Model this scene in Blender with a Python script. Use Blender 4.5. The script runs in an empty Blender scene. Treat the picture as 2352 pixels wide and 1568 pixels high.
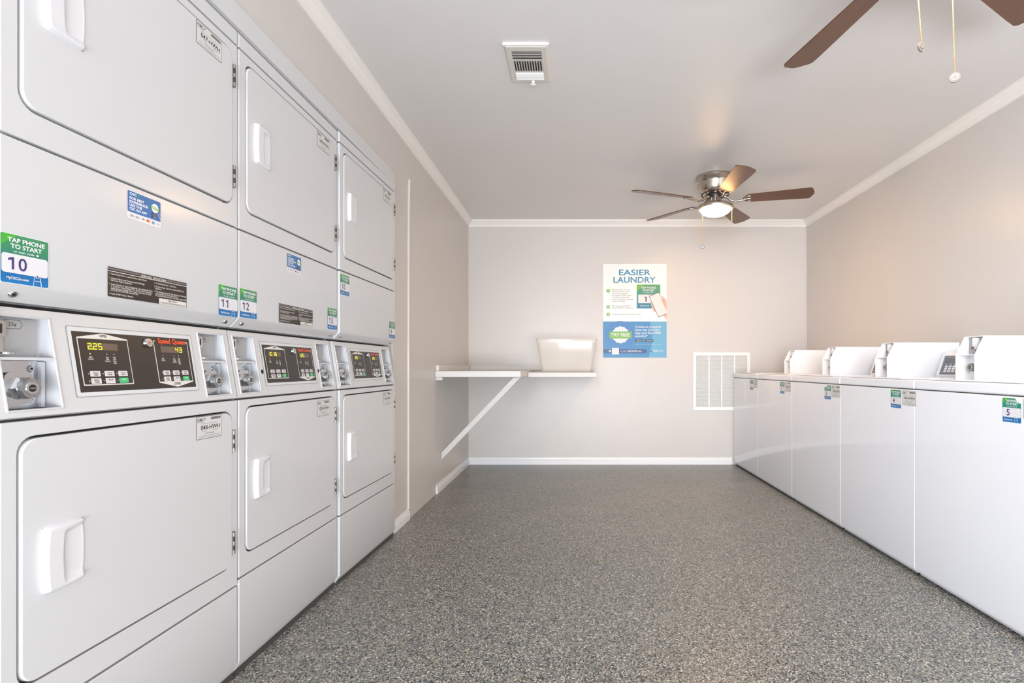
import bpy, math, random
from mathutils import Matrix, Vector
random.seed(7)
C = bpy.context.scene.collection
R = math.radians
PI = math.pi

# ---------------------------------------------------------------- colours / materials
def lin(c):
    o = []
    for v in c[:3]:
        v = v / 255.0
        o.append(v / 12.92 if v <= 0.04045 else ((v + 0.055) / 1.055) ** 2.4)
    return tuple(o)

def new_mat(name):
    m = bpy.data.materials.new(name)
    m.use_nodes = True
    nt = m.node_tree
    return m, nt, nt.nodes['Principled BSDF']

def pbr(name, rgb, rough=0.4, metal=0.0, spec=0.5, noise=0.0, nscale=6.0, bump=0.0, bscale=60.0, emit=None, estr=0.0, coat=0.0):
    m, nt, b = new_mat(name)
    col = lin(rgb)
    b.inputs['Base Color'].default_value = (*col, 1)
    b.inputs['Roughness'].default_value = rough
    b.inputs['Metallic'].default_value = metal
    b.inputs['Specular IOR Level'].default_value = spec
    if coat:
        b.inputs['Coat Weight'].default_value = coat
        b.inputs['Coat Roughness'].default_value = 0.12
    tc = nt.nodes.new('ShaderNodeTexCoord')
    if noise > 0:
        n = nt.nodes.new('ShaderNodeTexNoise'); n.inputs['Scale'].default_value = nscale
        n.inputs['Detail'].default_value = 4
        nt.links.new(tc.outputs['Object'], n.inputs['Vector'])
        mx = nt.nodes.new('ShaderNodeMix'); mx.data_type = 'RGBA'
        mx.inputs[6].default_value = (*[c * (1 - noise) for c in col], 1)
        mx.inputs[7].default_value = (*[min(1, c * (1 + noise)) for c in col], 1)
        nt.links.new(n.outputs['Fac'], mx.inputs[0])
        nt.links.new(mx.outputs[2], b.inputs['Base Color'])
    if bump > 0:
        n2 = nt.nodes.new('ShaderNodeTexNoise'); n2.inputs['Scale'].default_value = bscale
        n2.inputs['Detail'].default_value = 5
        nt.links.new(tc.outputs['Object'], n2.inputs['Vector'])
        bp = nt.nodes.new('ShaderNodeBump'); bp.inputs['Strength'].default_value = bump
        bp.inputs['Distance'].default_value = 0.002
        nt.links.new(n2.outputs['Fac'], bp.inputs['Height'])
        nt.links.new(bp.outputs['Normal'], b.inputs['Normal'])
    if emit:
        b.inputs['Emission Color'].default_value = (*lin(emit), 1)
        b.inputs['Emission Strength'].default_value = estr
    return m

M = {}
M['enamel'] = pbr('white_enamel', (209, 209, 211), 0.22, noise=0.015, nscale=3, bump=0.02, bscale=300)
M['enamel_washer'] = pbr('white_washer_enamel', (240, 241, 246), 0.09, noise=0.01, nscale=3)
M['enamel_box'] = pbr('white_control_hood_enamel', (244, 244, 246), 0.3)
M['console'] = pbr('console_plastic', (208, 208, 209), 0.32, noise=0.01)
M['trayw'] = pbr('white_tray', (204, 206, 211), 0.4, noise=0.03, nscale=80)
M['gap'] = pbr('dark_seam', (70, 68, 66), 0.7)
M['handle'] = pbr('white_handle_plastic', (228, 228, 232), 0.3)
M['chrome'] = pbr('chrome', (205, 207, 210), 0.16, 1.0)
M['steel'] = pbr('brushed_steel', (176, 178, 180), 0.32, 1.0, noise=0.06, nscale=40)
M['rust'] = pbr('worn_brass_hinge', (150, 140, 130), 0.4, 0.8)
M['dark'] = pbr('black_plastic', (38, 36, 36), 0.4)
M['greyp'] = pbr('coin_plate_and_recess_shade', (168, 168, 170), 0.45, noise=0.03)  # coin plate grey on dryers; on washers recess shade put into colour
M['nickel'] = pbr('brushed_nickel', (196, 186, 174), 0.26, 1.0, noise=0.05, nscale=30)
M['trim'] = pbr('white_trim_paint', (236, 232, 228), 0.35, bump=0.05, bscale=40)
M['base'] = pbr('white_baseboard_paint', (236, 236, 238), 0.3, bump=0.05, bscale=40)
M['shelfw'] = pbr('white_shelf_laminate', (218, 216, 212), 0.4, noise=.16, nscale=260, bump=0.5, bscale=220)
M['brace'] = pbr('white_painted_wood', (216, 214, 211), 0.45, bump=0.1)
M['toe'] = pbr('grey_toe_steel', (180, 182, 186), 0.4, 0.0)
M['vent'] = pbr('white_vent_enamel', (236, 236, 234), 0.35)
M['ventc'] = pbr('cream_register_enamel', (214, 210, 205), 0.4)
M['ventb'] = pbr('grille_shadow_cavity', (205, 202, 199), 0.8)
M['hole'] = pbr('duct_cavity', (46, 42, 40), 0.9)
M['chain'] = pbr('brass_bead_chain', (226, 190, 128), 0.3, 0.9)
M['fob'] = pbr('nickel_pull_fob', (128, 122, 118), 0.5, 0.3)
M['caulk'] = pbr('cream_caulk_bead', (216, 205, 196), 0.45)

def wall_mat(name, rgb, rough, bump=0.12, bscale=90):
    m, nt, b = new_mat(name)
    tc = nt.nodes.new('ShaderNodeTexCoord')
    n = nt.nodes.new('ShaderNodeTexNoise'); n.inputs['Scale'].default_value = 1.3; n.inputs['Detail'].default_value = 3
    nt.links.new(tc.outputs['Object'], n.inputs['Vector'])
    c = lin(rgb)
    mx = nt.nodes.new('ShaderNodeMix'); mx.data_type = 'RGBA'
    mx.inputs[6].default_value = (*[v * 0.97 for v in c], 1); mx.inputs[7].default_value = (*[v * 1.03 for v in c], 1)
    nt.links.new(n.outputs['Fac'], mx.inputs[0]); nt.links.new(mx.outputs[2], b.inputs['Base Color'])
    b.inputs['Roughness'].default_value = rough
    n2 = nt.nodes.new('ShaderNodeTexNoise'); n2.inputs['Scale'].default_value = bscale; n2.inputs['Detail'].default_value = 4
    nt.links.new(tc.outputs['Object'], n2.inputs['Vector'])
    n3 = nt.nodes.new('ShaderNodeTexNoise'); n3.inputs['Scale'].default_value = 5; n3.inputs['Detail'].default_value = 2
    nt.links.new(tc.outputs['Object'], n3.inputs['Vector'])
    b1 = nt.nodes.new('ShaderNodeBump'); b1.inputs['Strength'].default_value = bump; b1.inputs['Distance'].default_value = 0.003
    b2 = nt.nodes.new('ShaderNodeBump'); b2.inputs['Strength'].default_value = 0.25; b2.inputs['Distance'].default_value = 0.01
    nt.links.new(n2.outputs['Fac'], b1.inputs['Height']); nt.links.new(n3.outputs['Fac'], b2.inputs['Height'])
    nt.links.new(b2.outputs['Normal'], b1.inputs['Normal']); nt.links.new(b1.outputs['Normal'], b.inputs['Normal'])
    return m
M['wall'] = wall_mat('greige_wall_paint', (207, 202, 198), 0.36)
M['ceil'] = wall_mat('ceiling_paint', (224, 222, 221), 0.42, 0.08, 60)

def floor_mat():
    m, nt, b = new_mat('epoxy_flake_floor')
    L = nt.links.new
    tc = nt.nodes.new('ShaderNodeTexCoord')
    warp = nt.nodes.new('ShaderNodeTexNoise'); warp.inputs['Scale'].default_value = 140; warp.inputs['Detail'].default_value = 2
    L(tc.outputs['Object'], warp.inputs['Vector'])
    sub = nt.nodes.new('ShaderNodeVectorMath'); sub.operation = 'SUBTRACT'; sub.inputs[1].default_value = (.5, .5, .5)
    L(warp.outputs['Color'], sub.inputs[0])
    sc = nt.nodes.new('ShaderNodeVectorMath'); sc.operation = 'SCALE'; sc.inputs['Scale'].default_value = 0.008
    L(sub.outputs[0], sc.inputs[0])
    add = nt.nodes.new('ShaderNodeVectorMath'); add.operation = 'ADD'
    L(tc.outputs['Object'], add.inputs[0]); L(sc.outputs[0], add.inputs[1])
    v = nt.nodes.new('ShaderNodeTexVoronoi'); v.inputs['Scale'].default_value = 240; v.voronoi_dimensions = '2D'
    L(add.outputs[0], v.inputs['Vector'])
    sep = nt.nodes.new('ShaderNodeSeparateColor'); L(v.outputs['Color'], sep.inputs[0])
    # base mottling
    n = nt.nodes.new('ShaderNodeTexNoise'); n.inputs['Scale'].default_value = 2.2; n.inputs['Detail'].default_value = 6
    L(tc.outputs['Object'], n.inputs['Vector'])
    base = nt.nodes.new('ShaderNodeMix'); base.data_type = 'RGBA'
    base.inputs[6].default_value = (*lin((122, 124, 119)), 1); base.inputs[7].default_value = (*lin((146, 147, 142)), 1)
    L(n.outputs['Fac'], base.inputs[0])
    ramp = nt.nodes.new('ShaderNodeValToRGB'); ramp.color_ramp.interpolation = 'CONSTANT'
    stops = [(0.0, (26, 27, 30)), (0.15, (60, 62, 66)), (0.25, (206, 196, 178)), (0.31, (158, 148, 132)), (0.38, (132, 104, 84)),
             (0.40, (62, 76, 100)), (0.44, (216, 212, 202)), (0.48, (84, 84, 80))]
    e = ramp.color_ramp.elements
    e[0].position = 0; e[0].color = (*lin(stops[0][1]), 1)
    e[1].position = stops[1][0]; e[1].color = (*lin(stops[1][1]), 1)
    for p, c in stops[2:]:
        k = e.new(p); k.color = (*lin(c), 1)
    L(sep.outputs[0], ramp.inputs[0])
    # chips where R < threshold; density varies over the floor
    dens = nt.nodes.new('ShaderNodeTexNoise'); dens.inputs['Scale'].default_value = 1.1; dens.inputs['Detail'].default_value = 4
    L(tc.outputs['Object'], dens.inputs['Vector'])
    sx = nt.nodes.new('ShaderNodeSeparateXYZ'); L(tc.outputs['Object'], sx.inputs[0])
    far = nt.nodes.new('ShaderNodeMapRange'); far.inputs[1].default_value = 2.6; far.inputs[2].default_value = 5.1
    far.inputs[3].default_value = 0.56; far.inputs[4].default_value = 0.22
    L(sx.outputs['Y'], far.inputs[0])
    dm = nt.nodes.new('ShaderNodeMath'); dm.operation = 'MULTIPLY_ADD'; dm.inputs[1].default_value = 0.5; dm.inputs[2].default_value = -0.25
    L(dens.outputs['Fac'], dm.inputs[0])
    th = nt.nodes.new('ShaderNodeMath'); th.operation = 'ADD'; L(far.outputs[0], th.inputs[0]); L(dm.outputs[0], th.inputs[1])
    lt = nt.nodes.new('ShaderNodeMath'); lt.operation = 'LESS_THAN'; L(sep.outputs[0], lt.inputs[0]); L(th.outputs[0], lt.inputs[1])
    lt2 = nt.nodes.new('ShaderNodeMath'); lt2.operation = 'LESS_THAN'; lt2.inputs[1].default_value = 0.62; L(v.outputs['Distance'], lt2.inputs[0])
    mul = nt.nodes.new('ShaderNodeMath'); mul.operation = 'MULTIPLY'; L(lt.outputs[0], mul.inputs[0]); L(lt2.outputs[0], mul.inputs[1])
    fin = nt.nodes.new('ShaderNodeMix'); fin.data_type = 'RGBA'
    L(mul.outputs[0], fin.inputs[0]); L(base.outputs[2], fin.inputs[6]); L(ramp.outputs[0], fin.inputs[7])
    L(fin.outputs[2], b.inputs['Base Color'])
    b.inputs['Roughness'].default_value = 0.33
    bp = nt.nodes.new('ShaderNodeBump'); bp.inputs['Strength'].default_value = 0.25; bp.inputs['Distance'].default_value = 0.001
    L(mul.outputs[0], bp.inputs['Height'])
    w = nt.nodes.new('ShaderNodeTexNoise'); w.inputs['Scale'].default_value = 7; w.inputs['Detail'].default_value = 3
    L(tc.outputs['Object'], w.inputs['Vector'])
    bp2 = nt.nodes.new('ShaderNodeBump'); bp2.inputs['Strength'].default_value = 0.3; bp2.inputs['Distance'].default_value = 0.006
    L(w.outputs['Fac'], bp2.inputs['Height']); L(bp2.outputs[0], bp.inputs['Normal']); L(bp.outputs[0], b.inputs['Normal'])
    return m
M['floor'] = floor_mat()

def blade_mat():
    m, nt, b = new_mat('walnut_blade')
    tc = nt.nodes.new('ShaderNodeTexCoord')
    mp = nt.nodes.new('ShaderNodeMapping'); mp.inputs['Scale'].default_value = (3, 40, 3)
    nt.links.new(tc.outputs['Object'], mp.inputs['Vector'])
    n = nt.nodes.new('ShaderNodeTexNoise'); n.inputs['Scale'].default_value = 2.0; n.inputs['Detail'].default_value = 5
    nt.links.new(mp.outputs[0], n.inputs['Vector'])
    mx = nt.nodes.new('ShaderNodeMix'); mx.data_type = 'RGBA'
    mx.inputs[6].default_value = (*lin((84, 55, 42)), 1); mx.inputs[7].default_value = (*lin((108, 74, 57)), 1)
    nt.links.new(n.outputs['Fac'], mx.inputs[0]); nt.links.new(mx.outputs[2], b.inputs['Base Color'])
    b.inputs['Roughness'].default_value = 0.3
    return m
M['blade'] = blade_mat()

def plastic_bin():
    m, nt, b = new_mat('translucent_bin_plastic')
    b.inputs['Base Color'].default_value = (*lin((250, 248, 244)), 1)
    b.inputs['Roughness'].default_value = 0.12
    out = nt.nodes['Material Output']
    tr = nt.nodes.new('ShaderNodeBsdfTransparent'); tr.inputs[0].default_value = (0.97, 0.95, 0.92, 1)
    tl = nt.nodes.new('ShaderNodeBsdfTranslucent'); tl.inputs[0].default_value = (*lin((252, 250, 246)), 1)
    m1 = nt.nodes.new('ShaderNodeMixShader'); m1.inputs[0].default_value = 0.3
    nt.links.new(b.outputs[0], m1.inputs[1]); nt.links.new(tl.outputs[0], m1.inputs[2])
    m2 = nt.nodes.new('ShaderNodeMixShader'); m2.inputs[0].default_value = 0.42
    nt.links.new(m1.outputs[0], m2.inputs[1]); nt.links.new(tr.outputs[0], m2.inputs[2])
    nt.links.new(m2.outputs[0], out.inputs['Surface'])
    return m
M['bin'] = plastic_bin()

def ink_mat(name, rough, estr=0.0, val=1.0):
    m, nt, b = new_mat(name)
    a = nt.nodes.new('ShaderNodeVertexColor'); a.layer_name = 'ink'
    hs = nt.nodes.new('ShaderNodeHueSaturation'); hs.inputs['Value'].default_value = val; nt.links.new(a.outputs[0], hs.inputs['Color'])
    nt.links.new(hs.outputs[0], b.inputs['Base Color'])
    b.inputs['Roughness'].default_value = rough
    if estr:
        nt.links.new(a.outputs[0], b.inputs['Emission Color']); b.inputs['Emission Strength'].default_value = estr
    return m
M['ink'] = ink_mat('printed_ink', 0.35)
M['inkp'] = ink_mat('poster_print', 0.4, 0.0, .80)
M['led'] = ink_mat('lit_segments', 0.4, 1.0)

# ---------------------------------------------------------------- mesh builder
_tc = {}
def text_geo(s, bold):
    k = (s, bold)
    if k not in _tc:
        c = bpy.data.curves.new('t', 'FONT'); c.body = s; c.resolution_u = 8 if len(s) <= 2 else 3; c.offset = bold; c.fill_mode = 'FRONT'
        o = bpy.data.objects.new('t', c)
        me = bpy.data.meshes.new_from_object(o)
        vs = [(v.co.x, v.co.y) for v in me.vertices]; fs = [tuple(p.vertices) for p in me.polygons]
        bpy.data.objects.remove(o); bpy.data.curves.remove(c); bpy.data.meshes.remove(me)
        _tc[k] = (vs, fs)
    return _tc[k]
CAP = None

class MB:
    def __init__(s, mat=None):
        s.v = []; s.f = []; s.mi = []; s.sm = []; s.col = []; s.mats = []; s.M = mat or Matrix(); s.white = (1, 1, 1)
    def mid(s, m):
        if m not in s.mats: s.mats.append(m)
        return s.mats.index(m)
    def add(s, vs, fs, m, smooth=False, col=None):
        n = len(s.v); i = s.mid(m)
        for k, p in enumerate(vs):
            s.v.append(tuple(s.M @ Vector(p)))
            if col is None: s.col.append((1, 1, 1))
            elif isinstance(col, list): s.col.append(col[k])
            else: s.col.append(col)
        for f in fs:
            s.f.append(tuple(n + a for a in f)); s.mi.append(i); s.sm.append(smooth)
    def box(s, a, b, m):
        x0, y0, z0 = a; x1, y1, z1 = b
        s.add([(x0, y0, z0), (x1, y0, z0), (x1, y1, z0), (x0, y1, z0), (x0, y0, z1), (x1, y0, z1), (x1, y1, z1), (x0, y1, z1)],
              [(0, 3, 2, 1), (4, 5, 6, 7), (0, 1, 5, 4), (1, 2, 6, 5), (2, 3, 7, 6), (3, 0, 4, 7)], m)
    def prism_x(s, prof, x0, x1, m):      # prof (y,z), counter-clockwise seen from +x
        n = len(prof)
        vs = [(x0, p[0], p[1]) for p in prof] + [(x1, p[0], p[1]) for p in prof]
        fs = [tuple(range(n))[::-1], tuple(range(n, 2 * n))] + [(i, (i + 1) % n, n + (i + 1) % n, n + i) for i in range(n)]
        s.add(vs, fs, m)
    def prism_y(s, prof, y0, y1, m, smooth=False):      # prof (x,z) CCW seen from -y ; y0 front
        n = len(prof)
        vs = [(p[0], y0, p[1]) for p in prof] + [(p[0], y1, p[1]) for p in prof]
        fs = [tuple(range(n)), tuple(range(n, 2 * n))[::-1]] + [((i + 1) % n, i, n + i, n + (i + 1) % n) for i in range(n)]
        s.add(vs, fs, m, smooth)
    def cyl(s, c, axis, r, h, m, r2=None, n=24, caps=True):
        r2 = r if r2 is None else r2
        q = Vector(axis).normalized().to_track_quat('Z', 'Y').to_matrix()
        c = Vector(c); vs = []
        for k in range(n):
            a = 2 * PI * k / n; vs.append(c + q @ Vector((r * math.cos(a), r * math.sin(a), 0)))
        for k in range(n):
            a = 2 * PI * k / n; vs.append(c + q @ Vector((r2 * math.cos(a), r2 * math.sin(a), h)))
        s.add(vs, [(k, (k + 1) % n, n + (k + 1) % n, n + k) for k in range(n)], m, True)
        if caps: s.add(vs, [tuple(range(n))[::-1], tuple(range(n, 2 * n))], m)
    def lathe(s, prof, c, m, n=48):
        vs = []
        for r, z in prof:
            for k in range(n):
                a = 2 * PI * k / n; vs.append((c[0] + r * math.cos(a), c[1] + r * math.sin(a), c[2] + z))
        fs = []
        for j in range(len(prof) - 1):
            for k in range(n):
                fs.append((j * n + k, j * n + (k + 1) % n, (j + 1) * n + (k + 1) % n, (j + 1) * n + k))
        s.add(vs, fs, m, True)
    def tube(s, pts, r, m, n=10):
        pts = [Vector(p) for p in pts]; vs = []; rr = r if isinstance(r, (list, tuple)) else [r] * len(pts)
        for i, p in enumerate(pts):
            d = (pts[min(i + 1, len(pts) - 1)] - pts[max(i - 1, 0)]).normalized()
            up = Vector((0, 0, 1)) if abs(d.z) < 0.95 else Vector((1, 0, 0))
            a = d.cross(up).normalized(); b2 = d.cross(a).normalized()
            for k in range(n):
                t = 2 * PI * k / n; vs.append(p + rr[i] * (a * math.cos(t) + b2 * math.sin(t)))
        fs = [(i * n + k, i * n + (k + 1) % n, (i + 1) * n + (k + 1) % n, (i + 1) * n + k) for i in range(len(pts) - 1) for k in range(n)]
        s.add(vs, fs, m, True)
        s.add(vs, [tuple(range(n))[::-1], tuple(range(len(vs) - n, len(vs)))], m)
    # flat printing in the (u, v) plane, n = outward
    def sh(s, pts, col, L=1, m='ink', cols=None):
        c = cols if cols else (lin(col))
        s.add([(p[0], p[1], L * 0.00022) for p in pts], [tuple(range(len(pts)))], M[m], False, c)
    def rect(s, u0, v0, u1, v1, col, L=1, r=0, m='ink', top=None):
        if r > 0: pts = rrect(u0, v0, u1, v1, r)
        else: pts = [(u0, v0), (u1, v0), (u1, v1), (u0, v1)]
        if top is None: s.sh(pts, col, L, m)
        else:
            a, b = lin(col), lin(top)
            cs = [tuple(a[i] + (b[i] - a[i]) * (p[1] - v0) / (v1 - v0) for i in range(3)) for p in pts]
            s.sh(pts, col, L, m, cs)
    def circ(s, u, v, r, col, L=2, n=20, m='ink', ry=None):
        ry = ry or r
        s.sh([(u + r * math.cos(2 * PI * k / n), v + ry * math.sin(2 * PI * k / n)) for k in range(n)], col, L, m)
    def line(s, u0, v0, u1, v1, w, col, L=2, m='ink'):
        d = Vector((u1 - u0, v1 - v0)).normalized(); nx, ny = -d.y * w / 2, d.x * w / 2
        s.sh([(u0 - nx, v0 - ny), (u1 - nx, v1 - ny), (u1 + nx, v1 + ny), (u0 + nx, v0 + ny)], col, L, m)
    def text(s, t, u, v, h, col, L=3, al='c', w=None, bold=0.0, m='ink'):
        global CAP
        if CAP is None:
            q = text_geo('H', 0.0)[0]; CAP = max(p[1] for p in q) - min(p[1] for p in q)
        vs, fs = text_geo(t, bold)
        if not vs: return
        x0 = min(p[0] for p in vs); x1 = max(p[0] for p in vs)
        sy = h / CAP; sx = sy if w is None else w / (x1 - x0)
        off = {'l': 0, 'c': -(x1 - x0) * sx / 2, 'r': -(x1 - x0) * sx}[al]
        c = lin(col)
        s.add([(u + off + (p[0] - x0) * sx, v + p[1] * sy, L * 0.00022) for p in vs], fs, M[m], False, c)
    def build(s, name, parent=None, bevel=0.0, seg=2, ang=35, sharp=40):
        me = bpy.data.meshes.new(name); me.from_pydata(s.v, [], s.f)
        for m in s.mats: me.materials.append(m)
        me.polygons.foreach_set('material_index', s.mi)
        me.polygons.foreach_set('use_smooth', [bool(x) or bevel > 0 for x in s.sm])
        if any(c != (1, 1, 1) for c in s.col):
            at = me.color_attributes.new('ink', 'FLOAT_COLOR', 'POINT')
            flat = []
            for c in s.col: flat += [c[0], c[1], c[2], 1.0]
            at.data.foreach_set('color', flat)
        me.update()
        if any(s.sm) and bevel == 0:
            me.set_sharp_from_angle(angle=R(sharp))
        o = bpy.data.objects.new(name, me); C.objects.link(o)
        if bevel > 0:
            b = o.modifiers.new('bevel', 'BEVEL'); b.width = bevel; b.segments = seg; b.limit_method = 'ANGLE'
            b.angle_limit = R(ang); b.harden_normals = True; b.use_clamp_overlap = True
        if parent: o.parent = parent
        return o

def rrect(x0, z0, x1, z1, r, n=6):
    pts = []
    for cx, cz, a0 in ((x1 - r, z0 + r, -90), (x1 - r, z1 - r, 0), (x0 + r, z1 - r, 90), (x0 + r, z0 + r, 180)):
        for k in range(n + 1):
            a = R(a0 + 90 * k / n); pts.append((cx + r * math.cos(a), cz + r * math.sin(a)))
    return pts

def thing(name, label, cat, loc=(0, 0, 0), rz=0, group=None):
    o = bpy.data.objects.new(name, None); C.objects.link(o); o.empty_display_size = 0.1
    o.location = loc; o.rotation_euler = (0, 0, rz)
    tag(o, label, cat, group); return o
def tag(o, label, cat, group=None):
    o['label'] = label; o['category'] = cat
    if group: o['group'] = group
    return o
def struct(o):
    o['kind'] = 'structure'; return o

# plane matrix: local (u,v,n) -> x, z up, outward -y at given origin
def front(x, y, z): 
    return Matrix(((1, 0, 0, x), (0, 0, -1, y), (0, 1, 0, z), (0, 0, 0, 1)))

# ---------------------------------------------------------------- dimensions
YW = 5.13; XL = -1.022; XR = 2.215; ZC = 2.335; YB = -1.3
W = 0.665

# ---------------------------------------------------------------- room shell
mb = MB(); mb.box((XL - 0.9, YB, -0.1), (XR + 0.12, YW + 0.12, 0), M['floor']); struct(mb.build('floor'))
mb = MB(); mb.box((XL - 0.9, YB, ZC), (XR + 0.12, YW + 0.12, ZC + 0.1), M['ceil']); struct(mb.build('ceiling'))
mb = MB(); mb.box((XL - 0.12, YW, 0), (XR + 0.12, YW + 0.12, ZC), M['wall']); struct(mb.build('wall_back'))
mb = MB(); mb.box((XR, YB, 0), (XR + 0.12, YW, ZC), M['wall']); struct(mb.build('wall_right'))
mb = MB()
YD0, YD1 = 0.930, 3.005      # dryer opening
mb.box((XL - 0.12, YB, 0), (XL, YD0, ZC), M['wall'])
mb.box((XL - 0.12, YD1, 0), (XL, YW, ZC), M['wall'])
mb.box((XL - 0.12, YD0, 2.0), (XL, YD1, ZC), M['wall'])
struct(mb.build('wall_left'))
mb = MB(); mb.box((XL - 0.9, YB, 0), (XL - 0.78, YD1 + 0.2, ZC), M['wall']); mb.box((XL - 0.78, YD1 + 0.08, 0), (XL - 0.12, YD1 + 0.2, ZC), M['wall'])
mb.box((XL - 0.78, YB, 0), (XL - 0.12, YB + 0.1, ZC), M['wall'])
struct(mb.build('wall_alcove'))
# raised lower panel and vertical bead on the left wall
mb = MB(); mb.box((XL, 3.285, 0), (XL + 0.003, 3.93, 0.857), M['wall']); struct(mb.build('trim_1'))
mb = MB()
mb.tube([(XL + 0.002, 3.27, 0.065), (XL + 0.003, 3.268, 1.0), (XL + 0.003, 3.27, 1.7), (XL + 0.003, 3.278, 1.95), (XL + 0.001, 3.292, 2.08)], 0.009, M['caulk'], 8)
struct(mb.build('trim_2'))
# white board over the dryers, flush with their faces
mb = MB(); mb.M = Matrix()
pts = [(YD0, 1.944), (2.99, 1.944), (2.99, 1.99), (2.965, 2.012), (YD0, 2.012)]
n = len(pts)
mb.add([(-1.003, p[0], p[1]) for p in pts] + [(-1.06, p[0], p[1]) for p in pts],
       [tuple(range(n)), tuple(range(n, 2 * n))[::-1]] + [((i + 1) % n, i, n + i, n + (i + 1) % n) for i in range(n)], M['enamel'])
struct(mb.build('trim_3', bevel=0.004))

# crown moulding: profile (distance from wall, drop below ceiling)
CR = [(0.0, 0.0), (0.046, 0.0), (0.046, 0.007), (0.040, 0.010), (0.038, 0.016), (0.030, 0.022), (0.024, 0.030), (0.018, 0.038),
      (0.012, 0.043), (0.011, 0.048), (0.006, 0.051), (0.006, 0.062), (0.0, 0.062)]
def sweep(prof, corners, up, m, name, zbase):
    # corners: list of (point, inward-normal-offset vector); profile offset d along vector, z = zbase - drop*up
    mb = MB(); vs = []
    for (p, d) in corners:
        for a, b in prof: vs.append((p[0] + d[0] * a, p[1] + d[1] * a, zbase + up * b))
    n = len(prof); fs = []
    for j in range(len(corners) - 1):
        for i in range(n): fs.append((j * n + i, j * n + (i + 1) % n, (j + 1) * n + (i + 1) % n, (j + 1) * n + i))
    fs += [tuple(range(n))[::-1], tuple(range(len(vs) - n, len(vs)))]
    mb.add(vs, fs, m); return struct(mb.build(name))
sweep(CR, [((XL, YB), (1, 0)), ((XL, YW), (1, -1))], -1, M['trim'], 'trim_4', ZC)
sweep(CR, [((XL, YW), (1, -1)), ((XR, YW), (-1, -1))], -1, M['trim'], 'trim_5', ZC)
sweep(CR, [((XR, YW), (-1, -1)), ((XR, YB), (-1, 0))], -1, M['trim'], 'trim_6', ZC)
for nm, x in (('trim_7', XL + .002), ('trim_8', XR - .002)):
    mb = MB(); mb.tube([(x, YW - .002, .067), (x, YW - .002, ZC - .063)], .0045, M['caulk'], 8); struct(mb.build(nm))
BB = [(0.0, 0.0), (0.013, 0.0), (0.013, 0.038), (0.010, 0.042), (0.010, 0.050), (0.006, 0.054), (0.005, 0.064), (0.0, 0.066)]
sweep(BB, [((XL, YW), (1, -1)), ((1.50, YW), (0, -1))], 1, M['base'], 'baseboard_back', 0)
sweep(BB, [((XL, 3.93), (1, 0)), ((XL, YW), (1, -1))], 1, M['base'], 'baseboard_left', 0)
sweep(BB, [((XL, YD1), (1, 0)), ((XL, 3.275), (1, 0))], 1, M['base'], 'baseboard_left_end', 0)

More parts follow.
